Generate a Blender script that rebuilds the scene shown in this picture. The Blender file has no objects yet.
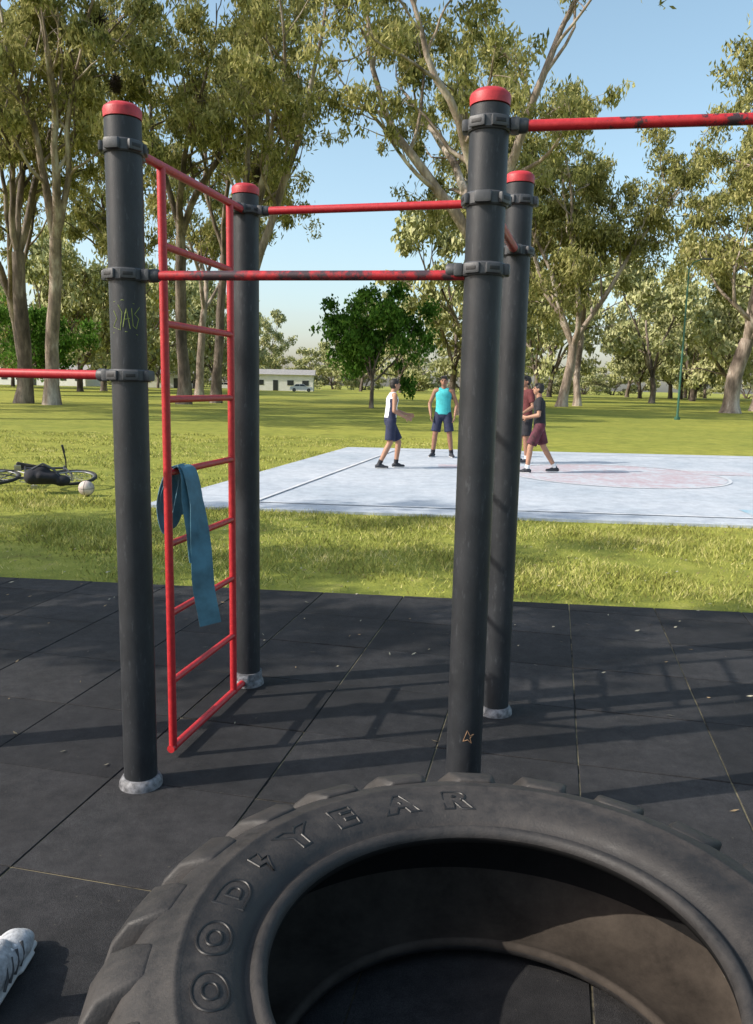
import bpy, bmesh, math, random
import numpy as np
from mathutils import Vector, Matrix, Quaternion
random.seed(7); R=np.random.RandomState(11)
scene=bpy.context.scene
scene.view_settings.view_transform='Standard'; scene.view_settings.look='None'
scene.view_settings.exposure=0; scene.view_settings.gamma=1
COL=scene.collection

# ---------------------------------------------------------------- materials
def nt(name):
    m=bpy.data.materials.new(name); m.use_nodes=True
    t=m.node_tree; b=t.nodes['Principled BSDF']; return m,t,b
def N(t,typ,**k):
    n=t.nodes.new(typ)
    for a,v in k.items(): setattr(n,a,v)
    return n
def noise(t,scale,detail=4,rough=.55,src='Object',stretch=None):
    tc=N(t,'ShaderNodeTexCoord'); o=tc.outputs[src]
    if stretch:
        mp=N(t,'ShaderNodeMapping'); mp.inputs['Scale'].default_value=stretch
        t.links.new(o,mp.inputs[0]); o=mp.outputs[0]
    n=N(t,'ShaderNodeTexNoise'); n.inputs['Scale'].default_value=scale
    n.inputs['Detail'].default_value=detail; n.inputs['Roughness'].default_value=rough
    t.links.new(o,n.inputs['Vector']); return n.outputs['Fac']
def ramp(t,fac,stops):
    r=N(t,'ShaderNodeValToRGB'); e=r.color_ramp.elements
    while len(e)<len(stops): e.new(.5)
    for i,(p,c) in enumerate(stops):
        e[i].position=p; e[i].color=(c[0],c[1],c[2],1)
    t.links.new(fac,r.inputs[0]); return r.outputs[0]
def mixc(t,f,a,b,mode='MIX'):
    m=N(t,'ShaderNodeMix',data_type='RGBA',blend_type=mode)
    for s,v in ((0,f),(6,a),(7,b)):
        if hasattr(v,'is_linked') or hasattr(v,'links'): t.links.new(v,m.inputs[s])
        else: m.inputs[s].default_value=v if s==0 else (v[0],v[1],v[2],1)
    return m.outputs[2]
def bump(t,b,h,strength=.3,dist=.01):
    n=N(t,'ShaderNodeBump'); n.inputs['Strength'].default_value=strength; n.inputs['Distance'].default_value=dist
    t.links.new(h,n.inputs['Height']); t.links.new(n.outputs[0],b.inputs['Normal'])
def simple(name,c,rough=.6,var=.25,scale=12,bs=.15,bd=.004,metal=0,src='Object',bscale=None):
    m,t,b=nt(name)
    f=noise(t,scale,5,.6,src)
    lo=tuple(x*(1-var) for x in c); hi=tuple(min(1,x*(1+var)) for x in c)
    t.links.new(ramp(t,f,[(.3,lo),(.7,hi)]),b.inputs['Base Color'])
    b.inputs['Roughness'].default_value=rough; b.inputs['Metallic'].default_value=metal
    if bs: bump(t,b,noise(t,bscale or scale*6,3),bs,bd)
    return m

def grass_mat(name):
    m,t,b=nt(name)
    n0=noise(t,.06,4,.6); n1=noise(t,.35,5,.6); n2=noise(t,2.2,7,.75); n3=noise(t,60,4,.7)
    c1=ramp(t,n1,[(.3,(.20,.25,.045)),(.7,(.38,.38,.085))])
    c2=ramp(t,n2,[(.32,(.15,.115,.05)),(.44,(.22,.24,.055)),(.56,(.33,.34,.075)),(.75,(.48,.41,.18))])
    c=mixc(t,.6,c1,c2)
    c=mixc(t,1,c,ramp(t,n0,[(.35,(.85,.9,.8)),(.65,(1.25,1.17,1.0))]),'MULTIPLY')
    c3=ramp(t,n3,[(.3,(.4,.4,.4)),(.7,(1.3,1.25,1.15))])
    c=mixc(t,.6,c,c3,'MULTIPLY')
    t.links.new(c,b.inputs['Base Color']); b.inputs['Roughness'].default_value=.9
    b.inputs['Specular IOR Level'].default_value=.15
    bump(t,b,n3,.6,.03); return m
def leaf_mat(name,dark,mid,light,trans=.3,nscale=.55):
    m,t,b=nt(name); t.nodes.remove(b)
    g=N(t,'ShaderNodeNewGeometry')
    n1=noise(t,nscale,2,.6)
    a=N(t,'ShaderNodeMath',operation='MULTIPLY_ADD'); a.inputs[1].default_value=.6; 
    t.links.new(g.outputs['Random Per Island'],a.inputs[0])
    s=N(t,'ShaderNodeMath',operation='MULTIPLY_ADD'); s.inputs[1].default_value=1.3; s.inputs[2].default_value=-.45
    t.links.new(n1,s.inputs[0]); t.links.new(s.outputs[0],a.inputs[2])
    c=ramp(t,a.outputs[0],[(.1,dark),(.5,mid),(.9,light)])
    df=N(t,'ShaderNodeBsdfDiffuse'); t.links.new(c,df.inputs[0]); out=df.outputs[0]
    if trans:
        tr=N(t,'ShaderNodeBsdfTranslucent'); t.links.new(c,tr.inputs[0])
        mx=N(t,'ShaderNodeMixShader'); mx.inputs[0].default_value=trans
        t.links.new(df.outputs[0],mx.inputs[1]); t.links.new(tr.outputs[0],mx.inputs[2]); out=mx.outputs[0]
    t.links.new(out,t.nodes['Material Output'].inputs[0])
    return m
def bark_mat(name,a,bc,c):
    m,t,b=nt(name)
    n1=noise(t,.9,6,.65,stretch=(1,1,.35)); n2=noise(t,9,4,.6,stretch=(1,1,.2))
    col=ramp(t,n1,[(.36,a),(.5,bc),(.64,c)])
    t.links.new(mixc(t,.6,col,ramp(t,n2,[(.3,(.4,.4,.4)),(.7,(1.25,1.25,1.25))]),'MULTIPLY'),b.inputs['Base Color'])
    b.inputs['Roughness'].default_value=.85; bump(t,b,n2,.6,.06); return m

M_grass=grass_mat('grass_ground')
M_blade=leaf_mat('grass_blades',(.17,.15,.055),(.32,.35,.075),(.58,.50,.22),0,1.3)
M_leafA=leaf_mat('eucalyptus_leaves',(.10,.11,.04),(.31,.31,.105),(.56,.51,.24),.36)
M_leafB=leaf_mat('eucalyptus_leaves_far_haze',(.22,.24,.11),(.38,.39,.18),(.54,.52,.29),0,.4)  # distance haze painted in as a paler leaf colour
M_leafC=leaf_mat('green_leaves',(.03,.075,.015),(.09,.19,.03),(.20,.34,.07),.3)
M_bark=bark_mat('eucalyptus_bark',(.11,.08,.06),(.32,.25,.20),(.58,.51,.44))
M_bark2=bark_mat('dark_bark',(.045,.034,.027),(.15,.115,.09),(.34,.28,.23))

def rubber_tiles():
    m,t,b=nt('rubber_tiles')
    g=N(t,'ShaderNodeNewGeometry')
    n0=noise(t,1.1,6,.65); n1=noise(t,12,7,.8); n2=noise(t,420,2,.6); n4=noise(t,38,3,.6)
    c=ramp(t,n0,[(.3,(.012,.0123,.014)),(.7,(.030,.030,.034))])
    c=mixc(t,.75,c,ramp(t,n1,[(.35,(.5,.5,.5)),(.7,(1.7,1.63,1.5))]),'MULTIPLY')
    c=mixc(t,.8,c,ramp(t,n2,[(.35,(.4,.4,.4)),(.65,(1.8,1.8,1.8))]),'MULTIPLY')
    c=mixc(t,1,c,ramp(t,g.outputs['Random Per Island'],[(0,(.62,.63,.66)),(1,(1.4,1.38,1.34))]),'MULTIPLY')
    c=mixc(t,ramp(t,n4,[(.69,(0,0,0)),(.75,(.5,.5,.5))]),c,(.12,.105,.085))
    t.links.new(c,b.inputs['Base Color']); b.inputs['Roughness'].default_value=.82
    b.inputs['Specular IOR Level'].default_value=.3
    bump(t,b,n2,.8,.004); return m
M_tile=rubber_tiles()
def seam_mat():
    m,t,b=nt('seam_dirt')
    n=noise(t,1.6,6,.75); 
    t.links.new(ramp(t,n,[(.42,(.012,.012,.012)),(.56,(.26,.22,.13))]),b.inputs['Base Color'])
    b.inputs['Roughness'].default_value=.95; return m
M_seam=seam_mat()
def tire_mat():
    m,t,b=nt('tire_rubber')
    n0=noise(t,2.2,6,.65); n1=noise(t,22,6,.75); n2=noise(t,160,3,.6)
    c=ramp(t,n0,[(.3,(.018,.0172,.018)),(.72,(.042,.039,.038))])
    c=mixc(t,.75,c,ramp(t,n1,[(.3,(.5,.5,.51)),(.72,(1.6,1.52,1.42))]),'MULTIPLY')
    t.links.new(c,b.inputs['Base Color'])
    t.links.new(ramp(t,n1,[(.3,(.48,.48,.48)),(.7,(.78,.78,.78))]),b.inputs['Roughness'])
    b.inputs['Specular IOR Level'].default_value=.4
    bump(t,b,n2,.35,.003); return m
M_tire=tire_mat()
M_letter=simple('tire_letter_rubber',(.012,.011,.011),.45,.3,30,.1)
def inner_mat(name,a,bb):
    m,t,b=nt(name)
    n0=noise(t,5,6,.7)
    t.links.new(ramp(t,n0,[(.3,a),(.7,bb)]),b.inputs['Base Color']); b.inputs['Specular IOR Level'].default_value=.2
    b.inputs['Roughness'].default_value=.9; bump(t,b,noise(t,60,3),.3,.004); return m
M_inner_shade=inner_mat('tire_inner_liner_shade',(.004,.004,.004),(.010,.009,.009)); M_innerdust_lit=inner_mat('tire_inner_dust_lit',(.022,.018,.015),(.075,.061,.050))  # interior shade painted into the black liner; dust tone also carries the sunlit patch
def post_mat():
    m,t,b=nt('post_paint')
    n0=noise(t,3,5,.6); n1=noise(t,60,4,.7,stretch=(1,1,.25)); n2=noise(t,300,2); n3=noise(t,8,6,.8,stretch=(1,1,.5))
    c=ramp(t,n0,[(.3,(.014,.0158,.019)),(.7,(.024,.027,.032))])
    c=mixc(t,1,c,ramp(t,n3,[(.35,(.75,.75,.75)),(.7,(1.5,1.45,1.4))]),'MULTIPLY')
    c=mixc(t,1,c,ramp(t,n1,[(.58,(1,1,1)),(.70,(2.4,2.3,2.2))]),'MULTIPLY')
    t.links.new(c,b.inputs['Base Color']); b.inputs['Roughness'].default_value=.5
    b.inputs['Specular IOR Level'].default_value=.4
    bump(t,b,n2,.3,.002); return m
M_post=post_mat()
def red_mat(name,lo,hi,worn=(.05,.035,.038)):
    m,t,b=nt(name)
    n0=noise(t,6,7,.75); n1=noise(t,55,4,.6)
    c=ramp(t,n1,[(.3,(.38,.014,.020)),(.7,(.54,.028,.034))])
    f=ramp(t,n0,[(lo,(0,0,0)),(hi,(1,1,1))])
    c=mixc(t,f,c,worn)
    t.links.new(c,b.inputs['Base Color']); b.inputs['Roughness'].default_value=.42
    bump(t,b,n0,.15,.002); return m
M_red=red_mat('red_paint',.64,.68)
M_redworn=red_mat('red_paint_worn',.53,.57,(.045,.026,.030))
M_redgrip=red_mat('red_paint_grip_worn',.44,.54,(.055,.030,.036))
M_cap=simple('red_cap',(.46,.028,.035),.5,.3,25)
M_clamp=simple('clamp_plastic',(.055,.057,.062),.5,.25,30)
M_slot=simple('clamp_slot',(.012,.012,.013),.6,.1,30)
M_metal=simple('scuffed_metal',(.15,.15,.16),.6,.7,40,metal=.1)
M_band=simple('teal_band',(.055,.155,.215),.6,.35,12)
M_white=simple('white_fabric',(.72,.73,.74),.8,.1,20)
M_navy=simple('navy_fabric',(.02,.025,.06),.85,.3,20)
M_teal=simple('turquoise_fabric',(.05,.42,.45),.8,.15,15)
M_maroon=simple('maroon_fabric',(.10,.02,.022),.85,.2,15)
M_black=simple('black_fabric',(.013,.013,.018),.85,.3,15)
M_redf=simple('dark_red_fabric',(.085,.018,.030),.8,.8,7)
M_skin=simple('skin',(.36,.19,.12),.55,.12,9,.05)
M_skin2=simple('skin_tanned',(.27,.135,.085),.55,.12,9,.05)
M_hair=simple('black_hair',(.012,.009,.008),.6,.4,60,.4)
M_eye=simple('eye',(.01,.008,.007),.2,.1,9,0)
M_lip=simple('lips',(.25,.07,.06),.5,.1,9,0)
M_shoe=simple('dark_shoe',(.02,.022,.03),.6,.3,20)
M_sole=simple('shoe_sole',(.55,.55,.55),.7,.1,20)

def court_mat():
    m,t,b=nt('court_concrete')
    n0=noise(t,.5,6,.65); n1=noise(t,5,7,.8); n2=noise(t,60,3,.6); n3=noise(t,1.6,5,.8)
    c=ramp(t,n0,[(.3,(.40,.45,.50)),(.7,(.56,.585,.62))])
    c=mixc(t,.8,c,ramp(t,n1,[(.3,(.62,.63,.66)),(.7,(1.12,1.12,1.12))]),'MULTIPLY')
    c=mixc(t,.8,c,ramp(t,n3,[(.3,(.74,.77,.81)),(.52,(1,1,1))]),'MULTIPLY')
    t.links.new(c,b.inputs['Base Color']); b.inputs['Roughness'].default_value=.85
    bump(t,b,n2,.2,.004); return m
M_court=court_mat()
def faded(name,c,lo=.40,hi=.62,base=(.47,.50,.54)):
    m,t,b=nt(name)
    n0=noise(t,1.2,6,.75); n1=noise(t,7,5,.7)
    f=N(t,'ShaderNodeMath',operation='ADD'); t.links.new(n0,f.inputs[0]); t.links.new(n1,f.inputs[1])
    h=N(t,'ShaderNodeMath',operation='MULTIPLY'); h.inputs[1].default_value=.5; t.links.new(f.outputs[0],h.inputs[0])
    t.links.new(ramp(t,h.outputs[0],[(lo,c),(hi,base)]),b.inputs['Base Color'])
    b.inputs['Roughness'].default_value=.85; return m
M_pink=faded('faded_red_paint',(.42,.33,.36),.44,.56); M_blue=faded('faded_blue_paint',(.26,.43,.52),.44,.6); M_wline=faded('faded_white_line',(.66,.66,.66),.42,.58)

# ---------------------------------------------------------------- mesh helpers
def obj_from(name,verts,faces,mat,smooth=False,parent=None,mats=None,mi=None):
    me=bpy.data.meshes.new(name)
    verts=np.asarray(verts,dtype=np.float32)
    if isinstance(faces,np.ndarray):
        k=faces.shape[1]; nf=len(faces)
        me.vertices.add(len(verts)); me.vertices.foreach_set('co',verts.ravel())
        me.loops.add(nf*k); me.loops.foreach_set('vertex_index',faces.astype(np.int32).ravel())
        me.polygons.add(nf); me.polygons.foreach_set('loop_start',np.arange(0,nf*k,k,dtype=np.int32))
        me.polygons.foreach_set('loop_total',np.full(nf,k,dtype=np.int32))
        me.update(calc_edges=True)
    else:
        me.from_pydata([tuple(map(float,v)) for v in verts],[],[tuple(f) for f in faces]); me.update()
    for x in (mats or [mat]): me.materials.append(x)
    if mi is not None: me.polygons.foreach_set('material_index',np.asarray(mi,dtype=np.int32))
    if smooth: me.polygons.foreach_set('use_smooth',np.ones(len(me.polygons),dtype=bool))
    o=bpy.data.objects.new(name,me); COL.objects.link(o)
    if parent: o.parent=parent
    return o
def empty(name,loc=(0,0,0)):
    e=bpy.data.objects.new(name,None); e.location=loc; e.empty_display_size=.2; COL.objects.link(e); return e
class MB:
    def __init__(s): s.v=[]; s.f=[]; s.m=[]
    def add(s,v,f,m=0):
        o=len(s.v); s.v+= [tuple(x) for x in v]; s.f+=[tuple(i+o for i in q) for q in f]; s.m+=[m]*len(f)
    def tube(s,pts,rads,seg=16,m=0,caps=True,closed=False):
        pts=[Vector(p) for p in pts]; n=len(pts)
        if not hasattr(rads,'__len__'): rads=[rads]*n
        vs=[]; up=None
        for i,p in enumerate(pts):
            if closed: d=pts[(i+1)%n]-pts[i-1]
            else: d=(pts[min(i+1,n-1)]-pts[max(i-1,0)])
            d.normalize()
            if up is None:
                up=Vector((0,0,1)) if abs(d.z)<.9 else Vector((1,0,0))
            a=d.cross(up); 
            if a.length<1e-4: a=d.orthogonal()
            a.normalize(); b=d.cross(a).normalized(); up=a.cross(d)
            for k in range(seg):
                t=2*math.pi*k/seg; vs.append(p+(a*math.cos(t)+b*math.sin(t))*rads[i])
        fs=[]
        rng=n if closed else n-1
        for i in range(rng):
            j=(i+1)%n
            for k in range(seg):
                k2=(k+1)%seg; fs.append((i*seg+k,i*seg+k2,j*seg+k2,j*seg+k))
        if caps and not closed:
            fs.append(tuple(range(seg-1,-1,-1))); fs.append(tuple((n-1)*seg+k for k in range(seg)))
        s.add(vs,fs,m)
    def box(s,c,sz,rot=None,m=0,bev=0):
        bm=bmesh.new(); bmesh.ops.create_cube(bm,size=1)
        for v in bm.verts: v.co=Vector((v.co.x*sz[0],v.co.y*sz[1],v.co.z*sz[2]))
        if bev: bmesh.ops.bevel(bm,geom=list(bm.edges),offset=bev,segments=2,affect='EDGES',profile=.6)
        for v in bm.verts:
            if rot: v.co=rot@v.co
            v.co+=Vector(c)
        bm.verts.index_update()
        s.add([v.co.copy() for v in bm.verts],[[v.index for v in f.verts] for f in bm.faces],m); bm.free()
    def ell(s,c,r,rot=None,m=0,u=16,v=10):
        vs=[];fs=[]
        for i in range(v+1):
            ph=math.pi*i/v
            for k in range(u):
                t=2*math.pi*k/u; p=Vector((r[0]*math.sin(ph)*math.cos(t),r[1]*math.sin(ph)*math.sin(t),r[2]*math.cos(ph)))
                if rot: p=rot@p
                vs.append(p+Vector(c))
        for i in range(v):
            for k in range(u):
                k2=(k+1)%u; fs.append((i*u+k,(i+1)*u+k,(i+1)*u+k2,i*u+k2))
        s.add(vs,fs,m)
    def obj(s,name,mats,smooth=True,parent=None):
        if not isinstance(mats,(list,tuple)): mats=[mats]
        o=obj_from(name,s.v,s.f,None,False,parent,mats=list(mats),mi=s.m)
        if smooth:
            o.data.polygons.foreach_set('use_smooth',np.ones(len(o.data.polygons),dtype=bool))
            try: o.data.set_sharp_from_angle(angle=math.radians(38))
            except Exception: pass
        return o

# ---------------------------------------------------------------- camera
CAMH=1.55
cam=bpy.data.cameras.new('camera'); co=bpy.data.objects.new('camera',cam); COL.objects.link(co)
cam.sensor_fit='VERTICAL'; cam.sensor_height=24; cam.lens=794/1024*24; cam.clip_end=2000; cam.clip_start=.05
co.matrix_world=Matrix.Translation((0,0,CAMH))@Matrix.Rotation(math.radians(90-9.09),4,'X')@Matrix.Rotation(math.radians(1.2),4,'Z')
scene.camera=co

# ---------------------------------------------------------------- light
EL=math.radians(36); az=Vector((-.965,-.26,0)).normalized()
w=bpy.data.worlds.new('World'); scene.world=w; w.use_nodes=True
t=w.node_tree; bg=t.nodes['Background']; sk=t.nodes.new('ShaderNodeTexSky'); sk.sky_type='NISHITA'; sk.sun_disc=False
sk.sun_elevation=EL; sk.sun_rotation=math.atan2(az.x,az.y); sk.dust_density=2.2; sk.air_density=1.0; sk.ozone_density=1.0
hs=t.nodes.new('ShaderNodeHueSaturation'); hs.inputs['Saturation'].default_value=.92; hs.inputs['Value'].default_value=1.6; hs.inputs['Hue'].default_value=.480
t.links.new(sk.outputs[0],hs.inputs['Color']); t.links.new(hs.outputs[0],bg.inputs[0]); bg.inputs[1].default_value=.15
sl=bpy.data.lights.new('sun','SUN'); sl.energy=5; sl.angle=math.radians(.5); sl.color=(1,.93,.82)
so=bpy.data.objects.new('sun',sl); COL.objects.link(so)
sdir=Vector((az.x*math.cos(EL),az.y*math.cos(EL),math.sin(EL)))
so.rotation_mode='QUATERNION'; so.rotation_quaternion=(-sdir).to_track_quat('-Z','Y'); so.location=(-20,-8,30)

# ---------------------------------------------------------------- ground
def grid_ground():
    bm=bmesh.new(); s=900
    vs=[bm.verts.new(p) for p in ((-s,-s,-.035),(s,-s,-.035),(s,s,-.035),(-s,s,-.035))]
    bm.faces.new(vs); me=bpy.data.meshes.new('grass_ground'); bm.to_mesh(me); bm.free(); me.materials.append(M_grass)
    o=bpy.data.objects.new('grass_ground',me); COL.objects.link(o)
grid_ground()
def mat_edge(x): return 5.78-.102*x
NL,NR,FR_,FL_=Vector((-2.95,9.9,0)),Vector((15,8.35,0)),Vector((17.2,19.4,0)),Vector((-.75,19.9,0))
def quad_slab(name,ps,z0,z1,m):
    v=[(p.x,p.y,z0) for p in ps]+[(p.x,p.y,z1) for p in ps]
    f=[(4,5,6,7)]+[(i,(i+1)%4,4+(i+1)%4,4+i) for i in range(4)]
    return obj_from(name,v,f,m)
court=empty('basketball_court')
o=quad_slab('slab',[NL,NR,FR_,FL_],-.2,0.0,M_court); o.parent=court
def ring(cx,cy,r0,r1,z,m,name,a0=0,a1=2*math.pi,n=64):
    v=[];f=[]
    for i in range(n+1):
        a=a0+(a1-a0)*i/n
        v+= [(cx+r0*math.cos(a),cy+r0*math.sin(a),z),(cx+r1*math.cos(a),cy+r1*math.sin(a),z)]
    for i in range(n): f.append((2*i,2*i+1,2*i+3,2*i+2))
    o=obj_from(name,v,f,m); o.parent=court
ring(4.4,14.6,0.02,1.9,.004,M_pink,'centre_circle_paint')
ring(4.4,14.6,1.92,1.98,.008,M_wline,'centre_circle_line')
ring(8.2,10.9,0.0,1.75,.004,M_blue,'key_circle_paint')
ring(8.2,10.9,1.78,1.84,.008,M_wline,'key_circle_line')
def strip(a,b,wd,z,m,name):
    a=Vector(a);b=Vector(b);d=(b-a).normalized();n=Vector((-d.y,d.x))*wd/2
    o=obj_from(name,[(a.x-n.x,a.y-n.y,z),(b.x-n.x,b.y-n.y,z),(b.x+n.x,b.y+n.y,z),(a.x+n.x,a.y+n.y,z)],[(0,1,2,3)],m); o.parent=court
strip((-1.6,10.3),(14.4,8.95),.06,.012,M_wline,'side_line'); strip((.4,19.1),(16.2,18.7),.06,.012,M_wline,'far_side_line')
strip((-1.6,10.3),(.4,19.1),.06,.016,M_wline,'end_line'); strip((1.2,15.6),(7.2,15.2),.7,.0055,M_pink,'paint_band')
strip((4.8,10.1),(13,9.4),.8,.0065,M_blue,'paint_band_blue')

def tiles():
    S=.60; ang=math.atan2(.215,.977); U=Vector((math.cos(ang),-math.sin(ang))); V=Vector((math.sin(ang),math.cos(ang)))
    org=Vector((.211,5.72))
    mb=MB()
    def clip(poly):
        out=[]
        f=lambda p: (5.77-.102*p.x)-p.y
        for i in range(len(poly)):
            a,b=poly[i],poly[(i+1)%len(poly)]; fa,fb=f(a),f(b)
            if fa>=0: out.append(a)
            if fa*fb<0: out.append(a+(b-a)*(fa/(fa-fb)))
        return out
    for i in range(-16,16):
        for j in range(-18,6):
            p0=org+U*(i*S)+V*(j*S)
            poly=clip([p0,p0+U*S,p0+U*S+V*S,p0+V*S])
            if len(poly)<3: continue
            c=sum(poly,Vector((0,0)))/len(poly)
            if min((p-c).length for p in poly)<.02: continue
            z=R.uniform(-.001,.001); tx,ty=R.uniform(-.003,.003,2); jj=Vector(R.uniform(-.0015,.0015,2))
            def ins(p,dd):
                d=(p-c); L=d.length; return c+d*(max(0,L-dd)/L)+jj
            n=len(poly); r0=[ins(p,.0045) for p in poly]; r1=[ins(p,.0075) for p in poly]
            zz=lambda p:z+tx*(p.x-c.x)+ty*(p.y-c.y)
            vs=[(p.x,p.y,-.03) for p in r0]+[(p.x,p.y,zz(p)-.002) for p in r0]+[(p.x,p.y,zz(p)) for p in r1]
            fs=[tuple(2*n+k for k in range(n))]
            for k in range(n):
                k2=(k+1)%n; fs+= [(k,k2,n+k2,n+k),(n+k,n+k2,2*n+k2,2*n+k)]
            mb.add(vs,fs)
    mb.obj('rubber_mat',M_tile,smooth=False)
    v=[(-12,5.76+.102*12,-.0055),(12,5.76-.102*12,-.0055),(12,-7,-.0055),(-12,-7,-.0055)]
    o=obj_from('mat_base',v,[(3,2,1,0)],M_seam)
tiles()
def in_court(x,y):
    ok=np.ones(len(x),bool); P=[NL,NR,FR_,FL_]
    for i in range(4):
        a,b=P[i],P[(i+1)%4]; ok&=((b.x-a.x)*(y-a.y)-(b.y-a.y)*(x-a.x))>(.9+.9*np.sin(x*5+y*4)*np.sin(x*1.7))
    return ok
def blades(name,x0,x1,y0,y1,n,h0,h1,w0,w1,z0=-.035):
    x=R.uniform(x0,x1,n); y=R.uniform(y0,y1,n)
    edge=5.79-.102*x+.05*np.sin(x*7)+.03*np.sin(x*23)+.03*R.rand(n)
    keep=(y>edge-.04)&(~in_court(x,y)); 
    pt=np.sin(x*2.1+np.sin(y*1.7)*2)+np.sin(y*2.9+x*.8)+.6*np.sin(x*5.3+y*3.1)
    nearedge=np.clip((y-edge)/.35,0.12,1)
    keep&=(R.rand(n)<np.clip(.55+.28*pt,.08,1)*nearedge); x=x[keep];y=y[keep];pt=pt[keep];n=len(x)
    h=R.uniform(h0,h1,n)*(1+.18*pt); w=R.uniform(w0,w1,n); a=R.uniform(0,2*np.pi,n); l=R.uniform(.2,1.3,n)*h; b=R.uniform(0,2*np.pi,n)
    v=np.zeros((n,3,3)); 
    v[:,0]=np.c_[x-np.cos(a)*w,y-np.sin(a)*w,np.full(n,z0)]; v[:,1]=np.c_[x+np.cos(a)*w,y+np.sin(a)*w,np.full(n,z0)]
    v[:,2]=np.c_[x+np.cos(b)*l,y+np.sin(b)*l,z0+h]
    obj_from(name,v.reshape(-1,3),np.arange(3*n).reshape(-1,3),M_blade)
blades('lawn_grass',-7.5,7.5,5,10.4,190000,.022,.055,.003,.006)
blades('lawn_grass_rear',-14,2,10,24,60000,.025,.055,.005,.011)

def litter():
    n=760; x=R.uniform(-4,4,n); y=R.uniform(1.8,9,n)
    k=R.rand(n)<np.where(y<mat_edge(0),np.clip((y-1.8)/4.5,.10,1),1); x=x[k];y=y[k]; n=len(x)
    m=MB()
    for i in range(n):
        a=R.uniform(0,6.28); L=R.uniform(.006,.022); W=L*R.uniform(.15,.45); d=Vector((math.cos(a),math.sin(a),0)); q=Vector((-d.y,d.x,0))
        z=.004 if y[i]<5.78-.102*x[i] else .010
        c=Vector((x[i],y[i],z)); m.add([c-d*L,c+q*W+Vector((0,0,.004)),c+d*L+Vector((0,0,.006)),c-q*W],[(0,1,2,3)],i%2)
    m.obj('fallen_leaves',[simple('dry_leaf',(.22,.16,.09),.8,.4,9,0),simple('pale_leaf',(.36,.33,.24),.8,.3,9,0)],smooth=False)
litter()

# ---------------------------------------------------------------- exercise frame
frame=empty('calisthenics_frame')
P={'FL':(-.893,2.88),'FR':(.332,2.68),'BL':(-.652,3.95),'BR':(.592,3.64),'EL':(-2.12,3.08),'ER':(1.56,2.48)}
PH=2.42; PR=.0625
def post(key,name):
    x,y=P[key]; m=MB()
    m.tube([(x,y,0),(x,y,.6),(x,y,1.2),(x,y,1.8),(x,y,PH)],PR,40,0)
    m.tube([(x,y,PH),(x,y,PH+.006)],PR-.006,40,2,caps=False)
    zs=[0,.026,.034,.045,.050]
    m.tube([(x,y,PH+.005+z) for z in zs],[PR+.001,PR+.003,PR,PR-.014,.002],40,1)
    m.tube([(x,y,.0),(x,y,.018),(x,y,.036),(x,y,.040)],[PR+.020,PR+.018,PR+.008,PR-.001],40,3)
    m.obj(name,[M_post,M_cap,M_slot,M_metal],parent=frame)
for i,k in enumerate(P): post(k,'post_%d'%(i+1))
def clamp(key,z,dirs,name):
    x,y=P[key]; m=MB()
    m.tube([(x,y,z-.021),(x,y,z-.016),(x,y,z+.016),(x,y,z+.021)],[PR+.005,PR+.009,PR+.009,PR+.005],40,0)
    for d in dirs:
        d=Vector((d[0],d[1],0)).normalized(); q=Vector((-d.y,d.x,0)); 
        rot=Matrix((d,q,Vector((0,0,1)))).transposed()
        c=Vector((x,y,z))+d*(PR+.018)
        m.box(c,(.030,.065,.042),rot,0,.008)
        m.tube([Vector((x,y,z))+d*(PR+.03),Vector((x,y,z))+d*(PR+.052),Vector((x,y,z))+d*(PR+.060)],[.023,.023,.018],20,0)
        m.box(Vector((x,y,z))-d*(PR+.010),(.026,.055,.038),rot,0,.009)
        for s in (-1,1):
            for e_ in (.030,-.030):
                rr=Matrix.Rotation(-s*math.copysign(.42,e_),3,'Z')
                cc=Vector((x,y,z))+d*e_*1.15+q*s*(PR*.93+.005)
                m.box(cc,(.056,.016,.034),rot@rr,0,.0075)
                m.box(cc+(rot@rr)@Vector((0,s*.0075,0)),(.034,.004,.012),rot@rr,1,.0018)
    m.obj(name,[M_clamp,M_slot],parent=frame)
def bar(a,b,z,name,mat,r=.0185,za=None,off=.055):
    A=Vector((*P[a],z)); B=Vector((*P[b],z if za is None else za))
    n=24; m=MB(); m.tube([A+(B-A)*(off/ (B-A).length+ (1-2*off/(B-A).length)*i/n) for i in range(n+1)],r,20,0)
    m.obj(name,mat,parent=frame)
def dv(a,b): return (P[b][0]-P[a][0],P[b][1]-P[a][1])
bar('FL','FR',1.91,'bar_front',M_redgrip,.0165); clamp('FL',1.91,[dv('FL','FR')],'clamp_1'); clamp('FR',1.925,[dv('FR','FL')],'clamp_2')
bar('BL','BR',2.35,'bar_back',M_red); clamp('BL',2.35,[dv('BL','BR'),dv('BL','FL')],'clamp_3'); clamp('BR',2.35,[dv('BR','BL')],'clamp_4')
bar('FR','BR',2.14,'bar_side',M_redworn); clamp('FR',2.14,[dv('FR','BR')],'clamp_5'); clamp('BR',2.14,[dv('BR','FR')],'clamp_6')
bar('FR','ER',2.365,'bar_right',M_redworn,.0175); clamp('FR',2.365,[dv('FR','ER')],'clamp_7'); clamp('ER',2.365,[dv('ER','FR')],'clamp_8')
bar('EL','FL',1.565,'bar_left',M_red,.0165); clamp('FL',1.565,[dv('FL','EL')],'clamp_9'); clamp('EL',1.565,[dv('EL','FL')],'clamp_10')
clamp('FL',2.33,[dv('FL','BL')],'clamp_11')
A=Vector((*P['FL'],0)); B=Vector((*P['BL'],0)); d=(B-A)
def lp(tt,z): p=A+d*tt+Vector((.012,0,0)); return Vector((p.x,p.y,z))
m=MB()
m.tube([lp(.06,2.335),lp(.94,2.345)],.0165,18)
m.tube([lp(.20,.04),lp(.92,.04)],.0165,18)
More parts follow.
